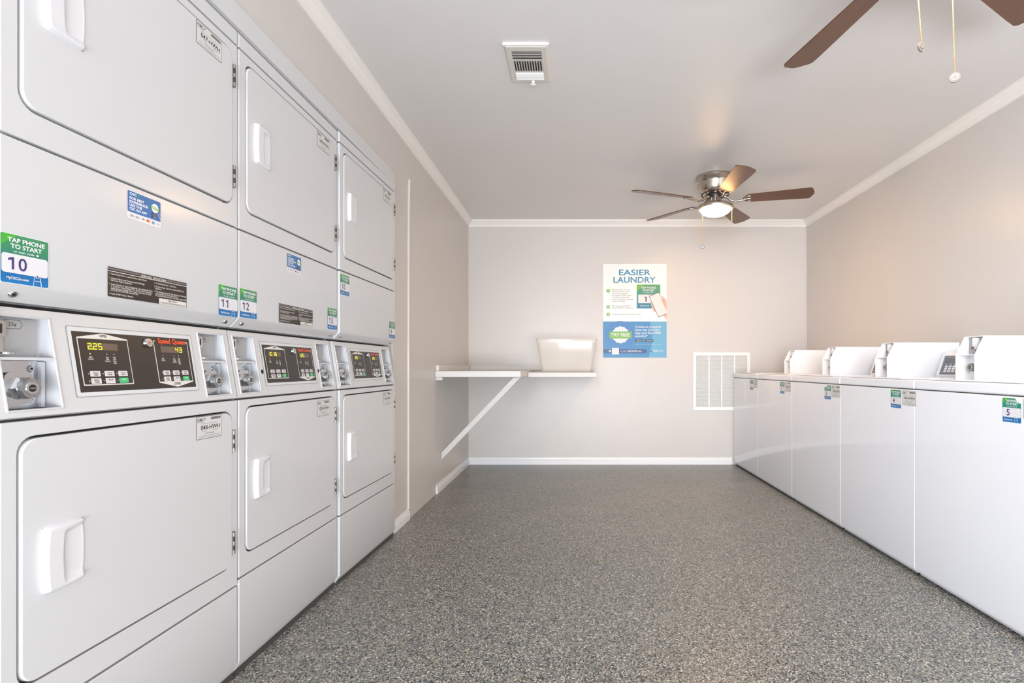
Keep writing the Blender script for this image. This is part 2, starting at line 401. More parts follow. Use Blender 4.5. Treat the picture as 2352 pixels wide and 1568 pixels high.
# ---------------------------------------------------------------- printed pieces
GREEN = (52, 138, 98); LIME = (70, 172, 56); TEAL = (36, 120, 122); BLUE = (0, 112, 176); NAVY = (64, 52, 120); WHT = (240, 240, 242)
def number_sticker(parent, Mx, num, w=0.088, h=0.09, torn=None, wash=False, name='number_sticker'):
    b = MB(Mx)
    g = GREEN if not wash else (30, 140, 122)
    out = rrect(0, 0, w, h, 0.003, 3)
    if torn == 'right': out = [(0.002, 0), (w, 0), (w, h * .80), (w * .86, h * .82), (w * .78, h * .90), (w * .68, h), (w * .16, h), (0.0, h * .86)]
    if torn == 'left': out = [(0, 0), (w, 0), (w, h), (w * .5, h), (w * .1, h * .84), (0, h * .82)]
    inset = 0.0012
    b.sh(out, WHT, 1)
    cs = []
    pts = [(inset + (w - 2 * inset) * p[0] / w, inset + (h - 2 * inset) * p[1] / h) for p in out]
    stops = [(0, (0, 118, 182)), (.2, (0, 104, 168)), (.5, TEAL), (.72, g), (1, (60, 142, 96))]
    def gc(t):
        for (a, ca), (c2, cb) in zip(stops, stops[1:]):
            if t <= c2:
                k = (t - a) / (c2 - a); la, lb = lin(ca), lin(cb)
                return tuple(la[i] + (lb[i] - la[i]) * k for i in range(3))
        return lin(stops[-1][1])
    # horizontal bands so the gradient follows the stops
    def clip(ps, v0, v1):
        def cut(ps, v, keep_above):
            o = []
            for i in range(len(ps)):
                a, c2 = ps[i], ps[(i + 1) % len(ps)]
                ia = a[1] >= v if keep_above else a[1] <= v; ic = c2[1] >= v if keep_above else c2[1] <= v
                if ia: o.append(a)
                if ia != ic:
                    k = (v - a[1]) / (c2[1] - a[1]); o.append((a[0] + (c2[0] - a[0]) * k, v))
            return o
        return cut(cut(ps, v0, True), v1, False)
    bands = [0, .2, .5, .72, 1]
    for a, c2 in zip(bands, bands[1:]):
        q = clip(pts, a * h, c2 * h)
        if len(q) > 2: b.sh(q, WHT, 2, 'ink', [gc(min(1, max(0, p[1] / h))) for p in q])
    if torn != 'left':
        b.sh([(inset, h * .74), (w * .14, h * .84), (w * .36, h - inset), (inset + .002, h - inset)], LIME, 3)
    b.rect(w * .03, h * .215, w * .975, h * .60, (224, 222, 226), 3, 0.005)
    tw = w * .76
    b.text('TAP PHONE', w * .52, h * .835, h * .082, WHT, 5, 'c', tw if torn != 'right' else tw * .85, .03)
    b.text('TO START', w * .52, h * .715, h * .082, WHT, 5, 'c', w * .64, .03)
    b.text('or scan code', w * .47, h * .635, h * .042, WHT, 5, 'c', w * .42, .012)
    b.rect(w * .72, h * .635, w * .77, h * .672, WHT, 5, .001)
    dw, dh, gp = w * .165, h * .245, w * .055
    u = w * .33 - (len(num) * dw + (len(num) - 1) * gp) / 2
    for ch in num:
        if ch == '1':
            x1 = u + dw * .78; v = h * .285
            b.sh([(x1 - dw * .26, v), (x1, v), (x1, v + dh), (x1 - dw * .24, v + dh), (x1 - dw * .72, v + dh * .86), (x1 - dw * .66, v + dh * .70), (x1 - dw * .26, v + dh * .78)], NAVY, 5)
        else: b.text(ch, u + dw / 2, h * .285, dh, NAVY, 5, 'c', dw, .010)
        u += dw + gp
    b.text('MyCSCGo.com', w * .34, h * .09, h * .05, WHT, 5, 'c', w * .44, .02)
    # small near-field phone symbol
    b.circ(w * .74, h * .225, w * .045, (210, 214, 222), 5, 12); b.circ(w * .74, h * .215, w * .02, NAVY, 6, 10)
    b.line(w * .68, h * .21, w * .66, h * .02, w * .014, (190, 206, 236), 5)
    b.line(w * .80, h * .20, w * .83, h * .02, w * .022, (190, 206, 236), 5)
    b.line(w * .70, h * .12, w * .80, h * .12, w * .018, (190, 206, 236), 5)
    return b.build(name, parent)

def id_sticker(parent, Mx, num, w=0.104, h=0.062):
    b = MB(Mx); K = (52, 50, 50)
    b.rect(0, 0, w, h, K, 1, .004)
    b.rect(.0012, .0012, w - .0012, h - .0012, (214, 212, 210), 2, .003)
    b.text('CSC', w * .04, h * .80, h * .10, (20, 30, 32), 3, 'l', w * .22, .035)
    b.sh([(w * .29, h * .80), (w * .325, h * .84), (w * .35, h * .93), (w * .31, h * .90)], (20, 110, 120), 3)
    b.text('ServiceWorks', w * .05, h * .73, h * .035, (90, 90, 90), 3, 'l', w * .24)
    x = w * .56
    while x < w * .93:
        t = random.uniform(.004, .011) * w * 2; b.rect(x, h * .82, x + t * .6, h * .93, K, 3); x += t
    b.text('Please use this number', w * .5, h * .655, h * .03, (70, 68, 68), 3, 'c', w * .6)
    b.text(num, w * .54, h * .405, h * .185, (28, 28, 34), 3, 'c', w * .74, .012)
    b.text('For Service:', w * .22, h * .315, h * .04, (60, 60, 60), 3, 'l', w * .18)
    b.text('Text or call', w * .62, h * .335, h * .04, (60, 60, 60), 3, 'l', w * .20)
    b.text('1-877-264-6622', w * .5, h * .215, h * .05, (60, 60, 60), 3, 'c', w * .36)
    b.text('This unit remains property of the laundry service', w * .5, h * .13, h * .03, (60, 60, 60), 3, 'c', w * .8)
    b.text('and must not be moved or tampered with by others', w * .5, h * .07, h * .028, (90, 90, 90), 3, 'c', w * .84)
    return b.build('id_sticker', parent)

def app_sticker(parent, Mx, w=0.098, h=0.064):
    b = MB(Mx)
    b.rect(0, 0, w, h, (232, 231, 232), 1, .003)
    b.rect(.001, h * .24, w - .001, h - .001, (52, 112, 178), 2, .003, top=(50, 110, 172))
    b.text('CSC', w * .06, h * .855, h * .075, WHT, 4, 'l', w * .20, .035)
    b.sh([(w * .29, h * .85), (w * .33, h * .86), (w * .36, h * .93), (w * .31, h * .91)], (40, 150, 120), 4)
    for i, (t, tw) in enumerate((('FOR BEST', .42), ('EXPERIENCE', .53), ('USE THE', .36), ('CSC GO APP', .50))):
        b.text(t, w * .06, h * (.70 - i * .125), h * .082, WHT, 4, 'l', w * tw, .035)
    b.circ(w * .81, h * .68, w * .11, WHT, 4, 18)
    b.sh([(w * .68, h * .66), (w * .93, h * .60), (w * .94, h * .71), (w * .69, h * .76)], (140, 196, 70), 5)
    b.text('TRY FREE', w * .81, h * .665, h * .05, WHT, 6, 'c', w * .20, .03)
    b.rect(w * .70, h * .42, w * .88, h * .48, (36, 34, 38), 5, .001)
    b.rect(w * .70, h * .32, w * .88, h * .38, (36, 34, 38), 5, .001)
    b.text('App Store', w * .80, h * .435, h * .03, WHT, 6, 'c', w * .12); b.text('Google Play', w * .80, h * .335, h * .03, WHT, 6, 'c', w * .12)
    b.line(w * .88, h * .52, w * .99, h * .30, .0016, (206, 200, 230), 6); b.line(w * .92, h * .60, w * .99, h * .44, .0012, (206, 190, 226), 6)
    for k in (0, 1):
        b.rect(w * (.07 + .16 * k), h * .08, w * (.18 + .16 * k), h * .165, (196, 196, 198), 4, .001)
        b.text('Pay', w * (.125 + .16 * k), h * .10, h * .04, (96, 96, 98), 5, 'c', w * .07)
    b.text('VISA', w * .45, h * .10, h * .055, (60, 62, 110), 5, 'c', w * .09, .02)
    b.circ(w * .58, h * .125, w * .032, (214, 66, 40), 5, 14); b.circ(w * .63, h * .125, w * .032, (240, 150, 50), 4, 14)
    b.rect(w * .72, h * .07, w * .79, h * .17, (70, 130, 190), 5); b.text('AM', w * .755, h * .10, h * .04, WHT, 6, 'c', w * .05)
    b.text('DISCOVER', w * .89, h * .11, h * .03, (90, 80, 80), 5, 'c', w * .10); b.circ(w * .93, h * .08, w * .012, (236, 130, 50), 5, 10)
    return b.build('app_sticker', parent)

def instruction_plate(parent, Mx, w=0.238, h=0.068):
    b = MB(Mx); Wt = (232, 226, 218)
    b.rect(0, 0, w, h, (196, 196, 198), 1, .003)
    b.rect(.0015, .002, w - .0015, h - .0015, (44, 36, 36), 2, .002)
    b.rect(.0015, h * .90, w - .0015, h * .945, (120, 116, 118), 3)
    b.rect(.002, h * .835, w - .002, h * .855, Wt, 3)
    b.rect(w * .37, h * .855, w * .70, h * .945, (44, 36, 36), 4)
    b.text('OPERATING  INSTRUCTIONS', w * .535, h * .865, h * .07, Wt, 5, 'c', w * .32, .02)
    Lt = [(.74, '1. Open Dryer Door, Load Clothes, Close Door.', .43), (.60, '2. Select Fabric and Temperature Settings', .40), (.53, '    Off Turn Fabric Selector.', .24),
          (.41, '3. Insert Coin(s) or Card as Required. Use Additional Coins', .50), (.345, '    or Card for more Drying Time. Do Not Start until you', .48),
          (.28, '    select desired Drying Time. Last 2 minutes of Cycle', .47), (.215, '    is COOL DOWN (No Heat) Period.', .31), (.10, '4. Push START Pad or Button.', .27)]
    Rt = [(.72, '5. To Stop Drying Cycle - Open Door.', .30), (.60, '6. To Restart Dryer - Close Door and Push START Pad or', .41), (.53, '    Button.', .08),
          (.425, '7. When Drying Indicates "00" Time Remaining or Down Light', .44), (.36, '    goes out, Remove Clothes from Dryer.', .30), (.285, '    IF CLOTHES ARE NOT DRY or IN USED, repeat STEPS.', .43)]
    for v, t, tw in Lt: b.text(t.strip(), w * (.02 if t[0].isdigit() else .035), h * v, h * .052, Wt, 4, 'l', w * tw, .012)
    for v, t, tw in Rt: b.text(t.strip(), w * (.545 if t[0].isdigit() else .56), h * v, h * .052, Wt, 4, 'l', w * tw, .012)
    b.rect(w * .605, h * .03, w * .985, h * .235, (222, 218, 210), 4, .001)
    b.text('IMPORTANT:', w * .79, h * .15, h * .05, (60, 56, 54), 5, 'c', w * .12, .01)
    b.text('CLEAR LINT FILTER BEFORE EACH LOAD', w * .795, h * .06, h * .05, (60, 56, 54), 5, 'c', w * .35, .01)
    return b.build('instruction_plate', parent)

SEG = {'0': 'abcdef', '1': 'bc', '2': 'abged', '3': 'abgcd', '4': 'fgbc', '5': 'afgcd', '8': 'abcdefg', 'C': 'afed', '-': 'g', ' ': ''}
def seg7(b, ch, u, v, w, h, L, col=(238, 236, 20)):
    t = w * .2
    S = {'a': (0, h, w, h), 'd': (0, 0, w, 0), 'g': (0, h / 2, w, h / 2), 'f': (0, h / 2, 0, h), 'e': (0, 0, 0, h / 2), 'b': (w, h / 2, w, h), 'c': (w, 0, w, h / 2)}
    for k in SEG[ch]:
        x0, y0, x1, y1 = S[k]; b.line(u + x0, v + y0, u + x1, v + y1, t, col, L, 'led')

def control_face(parent, Mx, w, h, up, lo):
    """black dryer control face with UPPER and LOWER keypads; up / lo = text on the two displays"""
    b = MB(Mx); K = (44, 40, 40); F = (222, 218, 212)
    b.rect(-.010, -.010, w + .010, h + .011, (150, 152, 154), 1, .004)
    b.rect(-.0085, -.0085, w + .0085, h + .0095, (214, 216, 218), 2, .004)
    b.rect(0, 0, w, h, K, 3)
    for (s0, s1, tb, tt, kind, disp) in ((.028, .405, .105, .915, 'UPPER', up), (.63, .975, .105, .93, 'LOWER', lo)):
        x0, x1, z0, z1 = s0 * w, s1 * w, tb * h, tt * h
        b.rect(x0, z0, x1, z1, F, 4, .003); b.rect(x0 + .0022, z0 + .0025, x1 - .0022, z1 - .0025, K, 5, .002)
        xm = (x0 + x1) / 2
        if kind == 'UPPER':
            b.sh([(x0, z1 - .0035), (x1, z1 - .0035), (x1, z1 - .001), (xm + .002, z1 + h * .072), (xm - .002, z1 + h * .072), (x0, z1 - .001)], F, 6)
            b.text('UPPER', xm, z1 + h * .005, h * .045, (60, 56, 54), 8, 'c', (x1 - x0) * .14, .01)
        else:
            b.sh([(x0, z0 + .0035), (x0, z0 + .001), (xm - .002, z0 - h * .085), (xm + .002, z0 - h * .085), (x1, z0 + .001), (x1, z0 + .0035)], F, 6)
            b.text('LOWER', xm, z0 - h * .045, h * .05, (60, 56, 54), 8, 'c', (x1 - x0) * .20, .01)
            b.rect(x0 + w * .02, z1 - .004, x1 - w * .03, z1 + .002, K, 6)
            b.text('Speed Queen', xm + w * .008, z1 - h * .05, h * .09, (238, 84, 50), 9, 'c', (x1 - x0) * .80, .035)
        # display window
        dx0 = x0 + (x1 - x0) * (.16 if kind == 'UPPER' else .17); dx1 = x0 + (x1 - x0) * (.76 if kind == 'UPPER' else .82)
        dz0, dz1 = h * .70, h * .82
        b.rect(dx0, dz0, dx1, dz1, (104, 88, 76), 7)
        dw = (dx1 - dx0) / 6.0; cw = dw * .62; chh = (dz1 - dz0) * .78
        u = dx0 + dw * .2
        if kind == 'LOWER' and len(disp.replace('.', '')) == 2: u = dx1 - 2.05 * dw
        for c in disp:
            if c == '.': b.rect(u - dw * .30, dz0 + .001, u - dw * .14, dz0 + .0028, (238, 236, 20), 8, 0, 'led'); continue
            seg7(b, c, u, dz0 + (dz1 - dz0) * .12, cw, chh, 8); u += dw
        # indicator lamps and captions
        for s, lit, ls in ((.20, kind == 'UPPER', ('INSERT', 'COINS/CARD')), (.52, False, ('LOW', 'TEMP', 'DRYING')), (.66, False, ('TIME', 'HIGH', 'DRYING', 'TIMER'))):
            x = x0 + (x1 - x0) * s
            b.circ(x, h * .635, .0018, (238, 220, 90) if lit else (150, 148, 140), 7, 8)
            for i, t in enumerate(ls): b.text(t, x, h * (.565 - .033 * i), h * .024, F, 7, 'c', .008 if i < len(ls) - 1 or len(ls) > 3 else .013, .02)
        for r in range(2):
            for c in range(3):
                bx0 = x0 + (x1 - x0) * (.14 + .275 * c); bx1 = bx0 + (x1 - x0) * .195
                bz1 = h * (.345 - .12 * r); bz0 = bz1 - h * .092
                g = (r == 1 and c == 2)
                b.rect(bx0, bz0, bx1, bz1, (60, 190, 118) if g else (216, 214, 214), 7, .0015)
                t = [['HIGH', 'LOW', 'NO'], ['MED', 'DELICATE', 'START']][r][c]
                tc = (220, 240, 226) if g else (90, 50, 56)
                b.text(t, (bx0 + bx1) / 2 + .001, (bz0 + bz1) / 2 + .0004, h * .022, tc, 8, 'c', (bx1 - bx0) * .5, .02)
                if not g and t != 'DELICATE': b.text('TEMP' if t != 'NO' else 'HEAT', (bx0 + bx1) / 2 + .001, bz0 + h * .015, h * .022, tc, 8, 'c', (bx1 - bx0) * .5, .02)
                b.circ(bx0 - .0035, (bz0 + bz1) / 2, .0014, (236, 226, 120) if (r == 1 and c == 0 and kind == 'UPPER') else (176, 186, 160), 7, 8)
    return b.build('control_face', parent)

# ---------------------------------------------------------------- shared machine pieces
def ring_panel(name, parent, x0, z0, x1, z1, hole, rad, m, dep=0.018, bev=0.0025):
    mb = MB(); hx0, hz0, hx1, hz1 = hole
    inner = rrect(hx0, hz0, hx1, hz1, rad, 6); N = len(inner); q = N // 4
    cor = [(x1, z0), (x1, z1), (x0, z1), (x0, z0)]
    vs = [(p[0], 0, p[1]) for p in inner] + [(c[0], 0, c[1]) for c in cor] + [(p[0], dep, p[1]) for p in inner] + [(c[0], dep, c[1]) for c in cor]
    fs = []
    for i in range(N):
        j = (i + 1) % N; ci, cj = i // q, j // q
        if ci == cj: fs.append((j, i, N + ci)) 
        else: fs.append((j, i, N + ci, N + cj))
    B = N + 4
    for i in range(N):
        j = (i + 1) % N; fs.append((i, j, B + j, B + i))
    for a in range(4):
        c = (a + 1) % 4; fs.append((N + c, N + a, B + N + a, B + N + c))
    mb.add(vs, fs, m); return mb.build(name, parent, bevel=bev)

def door(parent, x0, z0, x1, z1, m):
    mb = MB(); mb.prism_y(rrect(x0, z0, x1, z1, 0.030, 6), -0.003, 0.016, m); return mb.build('door', parent, bevel=0.003, seg=3)

def handle(parent, cx, cz, w=0.082, h=0.130):
    mb = MB(); nu, nv = 34, 44; vs = []; fs = []
    def ss(a, b, x):
        t = min(1, max(0, (x - a) / (b - a))); return t * t * (3 - 2 * t)
    for j in range(nv + 1):
        t = j / nv; bow = 0.0045 * (1 - (2 * t - 1) ** 2)
        for i in range(nu + 1):
            s = i / nu
            x = -w / 2 - bow + (w + 2 * bow) * s; z = (t - .5) * (h - .006 * abs(2 * s - 1) ** 3)
            edge = ss(0, .05, s) * ss(0, .05, 1 - s) * ss(0, .035, t) * ss(0, .035, 1 - t)
            top = .0135 - .0065 * s
            l = .50 - .06 * math.sin(PI * t)
            rec = ss(l - .04, l + .03, s) * ss(.0, .05, 1 - s) * ss(.09, .15, t) * ss(.04 + .14 * (1 - s), .12 + .16 * (1 - s), 1 - t)
            y = -.003 - edge * (top * (1 - rec) + .0015 * rec)
            vs.append((cx + x, y, cz + z))
    for j in range(nv):
        for i in range(nu):
            a = j * (nu + 1) + i; fs.append((a, a + 1, a + nu + 2, a + nu + 1))
    mb.add(vs, fs, M['handle'], True); return mb.build('handle', parent, sharp=60)

def hinge(parent, x, z):
    mb = MB(); mb.box((x - .004, -.006, z - .033), (x + .006, .004, z + .033), M['rust'])
    for k in range(5):
        mb.cyl((x - .001, -.007, z - .032 + k * .013), (0, 0, 1), .0035, .0115, M['rust'] if k % 2 == 0 else M['dark'], n=10)
    return mb.build('hinge', parent)

def screw(parent, x, y, z, r=0.0035, name='screw', m='steel', ax=(0, -1, 0)):
    mb = MB(); mb.cyl((x, y, z), ax, r, .003, M[m], r * .75, 14)
    d = Vector(ax) * .0031; mb.cyl((x + d.x, y + d.y, z + d.z), ax, r * .4, .0003, M['dark'], n=6)
    return mb.build(name, parent)

def lock(parent, x, y, z, name='coin_lock', housing=True):
    mb = MB()
    if housing:
        mb.prism_y(rrect(x - .033, z - .030, x + .018, z + .030, .012, 5), y - .022, y + .02, M['chrome'], True)
        mb.cyl((x, y - .012, z), (0, -1, 0), .026, .018, M['chrome'], .021, 6)
    mb.cyl((x, y - .026, z), (0, -1, 0), .019, .013, M['steel'], .018, 28)
    mb.cyl((x, y - .0392, z), (0, -1, 0), .0125, .0012, M['chrome'], .0115, 24)
    mb.cyl((x, y - .0402, z), (0, -1, 0), .007, .0006, M['dark'], .007, 16)
    mb.box((x - .0045, y - .0425, z - .0012), (x + .0045, y - .0404, z + .0012), M['steel'])
    return mb.build(name, parent, sharp=35)

# ---------------------------------------------------------------- stacked dryers
DG = 'stacked coin dryers built into the left wall'
def build_dryer(Y, X, rz, dz, ids, stick, label, up, lo, app=True, plate=True, portholes=False):
    t = thing('stacked_dryer', label, 'dryer', (X, Y, 0), R(90) + rz, DG)
    E = M['enamel']
    mb = MB()
    for (za, zb_, yf) in ((.02, .836, .0185), (.836, 1.052, .062), (1.052, 1.932, .0325)):
        mb.box((0.004, yf, za), (W - .004, 0.68, zb_), M['enamel'])
        mb.box((0.006, yf - .002, za + .002), (W - .006, yf, zb_ - .002), M['gap'])
    mb.build('cabinet', t)
    zs = 0.284 + dz
    # kick panel with a toe that slopes back
    mb = MB(); mb.prism_x([(0, .040), (.022, 0.004), (.03, 0.004), (.03, zs), (0, zs)][::-1], .0015, W - .0015, E)
    mb.build('kick_panel', t, bevel=.003)
    mb = MB(); mb.box((.004, .010, 0.0), (W - .004, .05, .016), M['gap']); mb.build('base_frame', t)
    # lower front and door
    D = [0.030, 0.350 + dz, 0.640, 0.807 + dz * .5]
    ring_panel('lower_front', t, .0012, zs + .005, W - .0012, .831, D, .034, E)
    g = .0048
    d1 = door(t, D[0] + g, D[1] + g, D[2] - g, D[3] - g, E); handle(d1, .114, .572 + dz)
    for z in (.722, .422): hinge(d1, .6375, z + dz)
    for z in (.64, .44): screw(d1, .0335, .010, z + dz, .003)
    id_sticker(d1, front(.484, -.0032, .735), ids[1])
    # console: sloped plate with coin bays at both sides
    p0 = Vector((0, 0.001, .838)); p1 = Vector((0, .034, 1.041)); dv = (p1 - p0); Lc = dv.length; dv.normalize()
    nv = Vector((0, -dv.z, dv.y))
    Mc = Matrix(((1, dv.x, nv.x, 0), (0, dv.y, nv.y, p0.y), (0, dv.z, nv.z, p0.z), (0, 0, 0, 1)))
    xs = [.0015, .016, .120, .536, .642, W - .0015]; vz = [0, .012, .190, Lc]
    mb = MB(Mc)
    for i in range(5):
        for j in range(3):
            if j == 1 and i in (1, 3): continue
            mb.add([(xs[i], vz[j], 0), (xs[i + 1], vz[j], 0), (xs[i + 1], vz[j + 1], 0), (xs[i], vz[j + 1], 0)], [(0, 1, 2, 3)], M['console'])
    mb.M = Matrix(); a = p0; b_ = p1
    mb.add([(xs[0], a.y, a.z), (xs[5], a.y, a.z), (xs[5], .05, a.z), (xs[0], .05, a.z)], [(0, 3, 2, 1)], M['console'])
    mb.add([(xs[0], b_.y, b_.z), (xs[5], b_.y, b_.z), (xs[5], .05, b_.z), (xs[0], .05, b_.z)], [(0, 1, 2, 3)], M['console'])
    for x in (xs[0], xs[5]): mb.add([(x, a.y, a.z), (x, .05, a.z), (x, .05, b_.z), (x, b_.y, b_.z)], [(0, 1, 2, 3)], M['console'])
    con = mb.build('console', t)
    # rolled rims around the bays
    for (x0, x1) in ((xs[1], xs[2]), (xs[3], xs[4])):
        mb = MB(Mc)
        c = [(x0, vz[1], .0), (x1, vz[1], .0), (x1, vz[2], .0), (x0, vz[2], .0), (x0, vz[1], .0)]
        for p, q in zip(c, c[1:]): mb.tube([p, q], .0022, M['console'], 6)
        back = .048; mb.M = Matrix()
        P = [Mc @ Vector((x, v, -.0002)) for x, v in ((x0, vz[1]), (x1, vz[1]), (x1, vz[2]), (x0, vz[2]))]
        Q = [Vector((p.x, back, p.z)) for p in P]
        T = M['trayw']
        for i in range(4):
            j = (i + 1) % 4; mb.add([P[i], P[j], Q[j], Q[i]], [(0, 1, 2, 3)], T)
        mb.add(Q, [(0, 1, 2, 3)], T)
        # raised flange and faint ribs on the back
        xf = x1 - .012
        mb.box((xf, .034, P[0].z + .002), (xf + .008, back, .940), T)
        mb.box((xf + .001, .040, .87), (x1, back - .001, .8712), M['gap'])
        bay = mb.build('coin_bay', con)
        mb = MB(); mb.box((x0 + .0005, .019, .9445), (x1 - .0005, back, .9475), T); mb.box((x0 + .0005, .0172, .9430), (x1 - .0005, .0205, .9485), T); mb.build('shelf', con)
        xg = x1 - .012
        mb = MB(); mb.box((x0 + .001, .043, .949), (xg, .047, P[2].z - .004), M['greyp'])
        hx, hz = x0 + .046, P[2].z - .015
        mb.M = front(0, .0428, 0)
        hexa = lambda r1, r2: [(hx - r1, hz), (hx - r1 * .72, hz - r2), (hx + r1 * .72, hz - r2), (hx + r1, hz), (hx + r1 * .72, hz + r2), (hx - r1 * .72, hz + r2)]
        mb.sh(hexa(.019, .0085), (92, 92, 94), 1); mb.sh(hexa(.0178, .0075), (170, 170, 172), 2); mb.text('25¢', hx, hz - .0035, .007, (70, 70, 72), 3, 'c', .015, .01)
        mb.build('price_plate', con)
        mb = MB()
        cx = x0 + .018
        mb.prism_y(rrect(cx - .009, .985, cx + .009, P[2].z - .010, .004, 4), .034, .043, M['chrome'], True)
        mb.box((cx - .0022, .0335, .992), (cx + .0022, .0342, P[2].z - .016), M['dark'])
        mb.prism_y(rrect(cx - .006, .952, cx + .006, .985, .003, 3), .036, .043, M['chrome'], True)
        mb.cyl((cx + .003, .030, .9535), (0, 0, 1), .012, .004, M['chrome'], .012, 20)
        mb.build('coin_slot', con, sharp=35)
        # lower chrome plate, bolts, lock
        mb = MB(); mb.box((x0 + .001, .0415, P[0].z + .002), (xf - .001, .0465, .9425), M['chrome']); mb.build('coin_box_plate', con)
        for z in (P[0].z + .018, .927): screw(con, xf - .014, .0415, z, .007, 'bolt', 'chrome')
        lock(con, x0 + .036, .034, .891)
    # control face set into the console
    Mf = Mc @ Matrix.Translation((.162, .040, .0006))
    control_face(con, Mf, .336, .129, up, lo)
    mb = MB(Mc @ Matrix.Translation((.162 + .336 * .572, .040 + .129 * .87, .002)))
    mb.cyl((0, 0, 0), (0, 0, 1), .0115, .006, M['chrome'], .010, 24); mb.cyl((0, 0, .0058), (0, 0, 1), .005, .001, M['steel'], .005, 16); mb.box((-.003, -.0006, .0068), (.003, .0006, .0072), M['dark'])
    mb.build('keylock', con)
    if portholes:
        for x, v in ((.1405, .078), (.524, .078)):
            mb = MB(Mc @ Matrix.Translation((x, v, .0004))); mb.cyl((0, 0, 0), (0, 0, 1), .0095, .0015, M['console'], .0085, 20); mb.cyl((0, 0, .0012), (0, 0, 1), .0072, .0006, M['hole'], n=18); mb.build('access_hole', con)
    # middle access panel with rolled lower lip
    mb = MB(); mb.prism_x([(0, 1.083), (.003, 1.076), (.024, 1.053), (.028, 1.050), (.032, 1.050), (.032, 1.343), (0, 1.343)][::-1], .0012, W - .0012, E)
    ap = mb.build('access_panel', t, bevel=.003, seg=3)
    for x in (.036, W - .036):
        o = screw(ap, x, .0145, 1.0635, .0075, 'screw', 'chrome', (0, -.86, -.5))
    s = stick
    number_sticker(ap, front(s[0][1], -.0004, s[0][2]), s[0][0]); number_sticker(ap, front(s[1][1], -.0004, s[1][2]), s[1][0])
    if app: app_sticker(ap, front(.268, -.0004, 1.268))
    if plate: instruction_plate(ap, front(.216, -.0004, 1.082))
    # upper front and door
    D = [0.032, 1.405, 0.642, 1.866]
    ring_panel('upper_front', t, .0012, 1.348, W - .0012, 1.889, D, .034, E)
    d2 = door(t, D[0] + g, D[1] + g, D[2] - g, D[3] - g, E); handle(d2, .116, 1.638)
    for z in (1.79, 1.493): hinge(d2, .6395, z)
    for z in (1.70, 1.63, 1.56): screw(d2, .0355, .010, z, .003)
    id_sticker(d2, front(.484, -.0032, 1.796), ids[0])
    mb = MB(); mb.prism_x([(0, 1.895), (.02, 1.895), (.02, 1.940), (.006, 1.940), (0, 1.934)], .0012, W - .0012, E); mb.build('top_cap', t, bevel=.002)
    return t

build_dryer(0.941, -1.012, 0, -.010, ('047-HWH', '048-HWH'), (('10', -.002 + .002, 1.080), ('11', .576, 1.077)),
            'white stacked dryer nearest the camera, number stickers 10 and 11, display reading 43', '2.25', '43')
build_dryer(1.611, -1.012, 0, .006, ('049-HWH', '050-HWH'), (('12', .003, 1.080), ('13', .575, 1.086)),
            'middle white stacked dryer with number stickers 12 and 13 and round holes beside its controls', '1C18', '1.25', portholes=True)
build_dryer(2.287, -1.006, R(-1.2), .006, ('145-HWH', '146-HWH'), (('10', .004, 1.242), ('8', .574, 1.086)),
            'farthest white stacked dryer beside the beige wall, stickers 10 and 8, no instruction plate', '1.25', '1.25', app=False, plate=False)

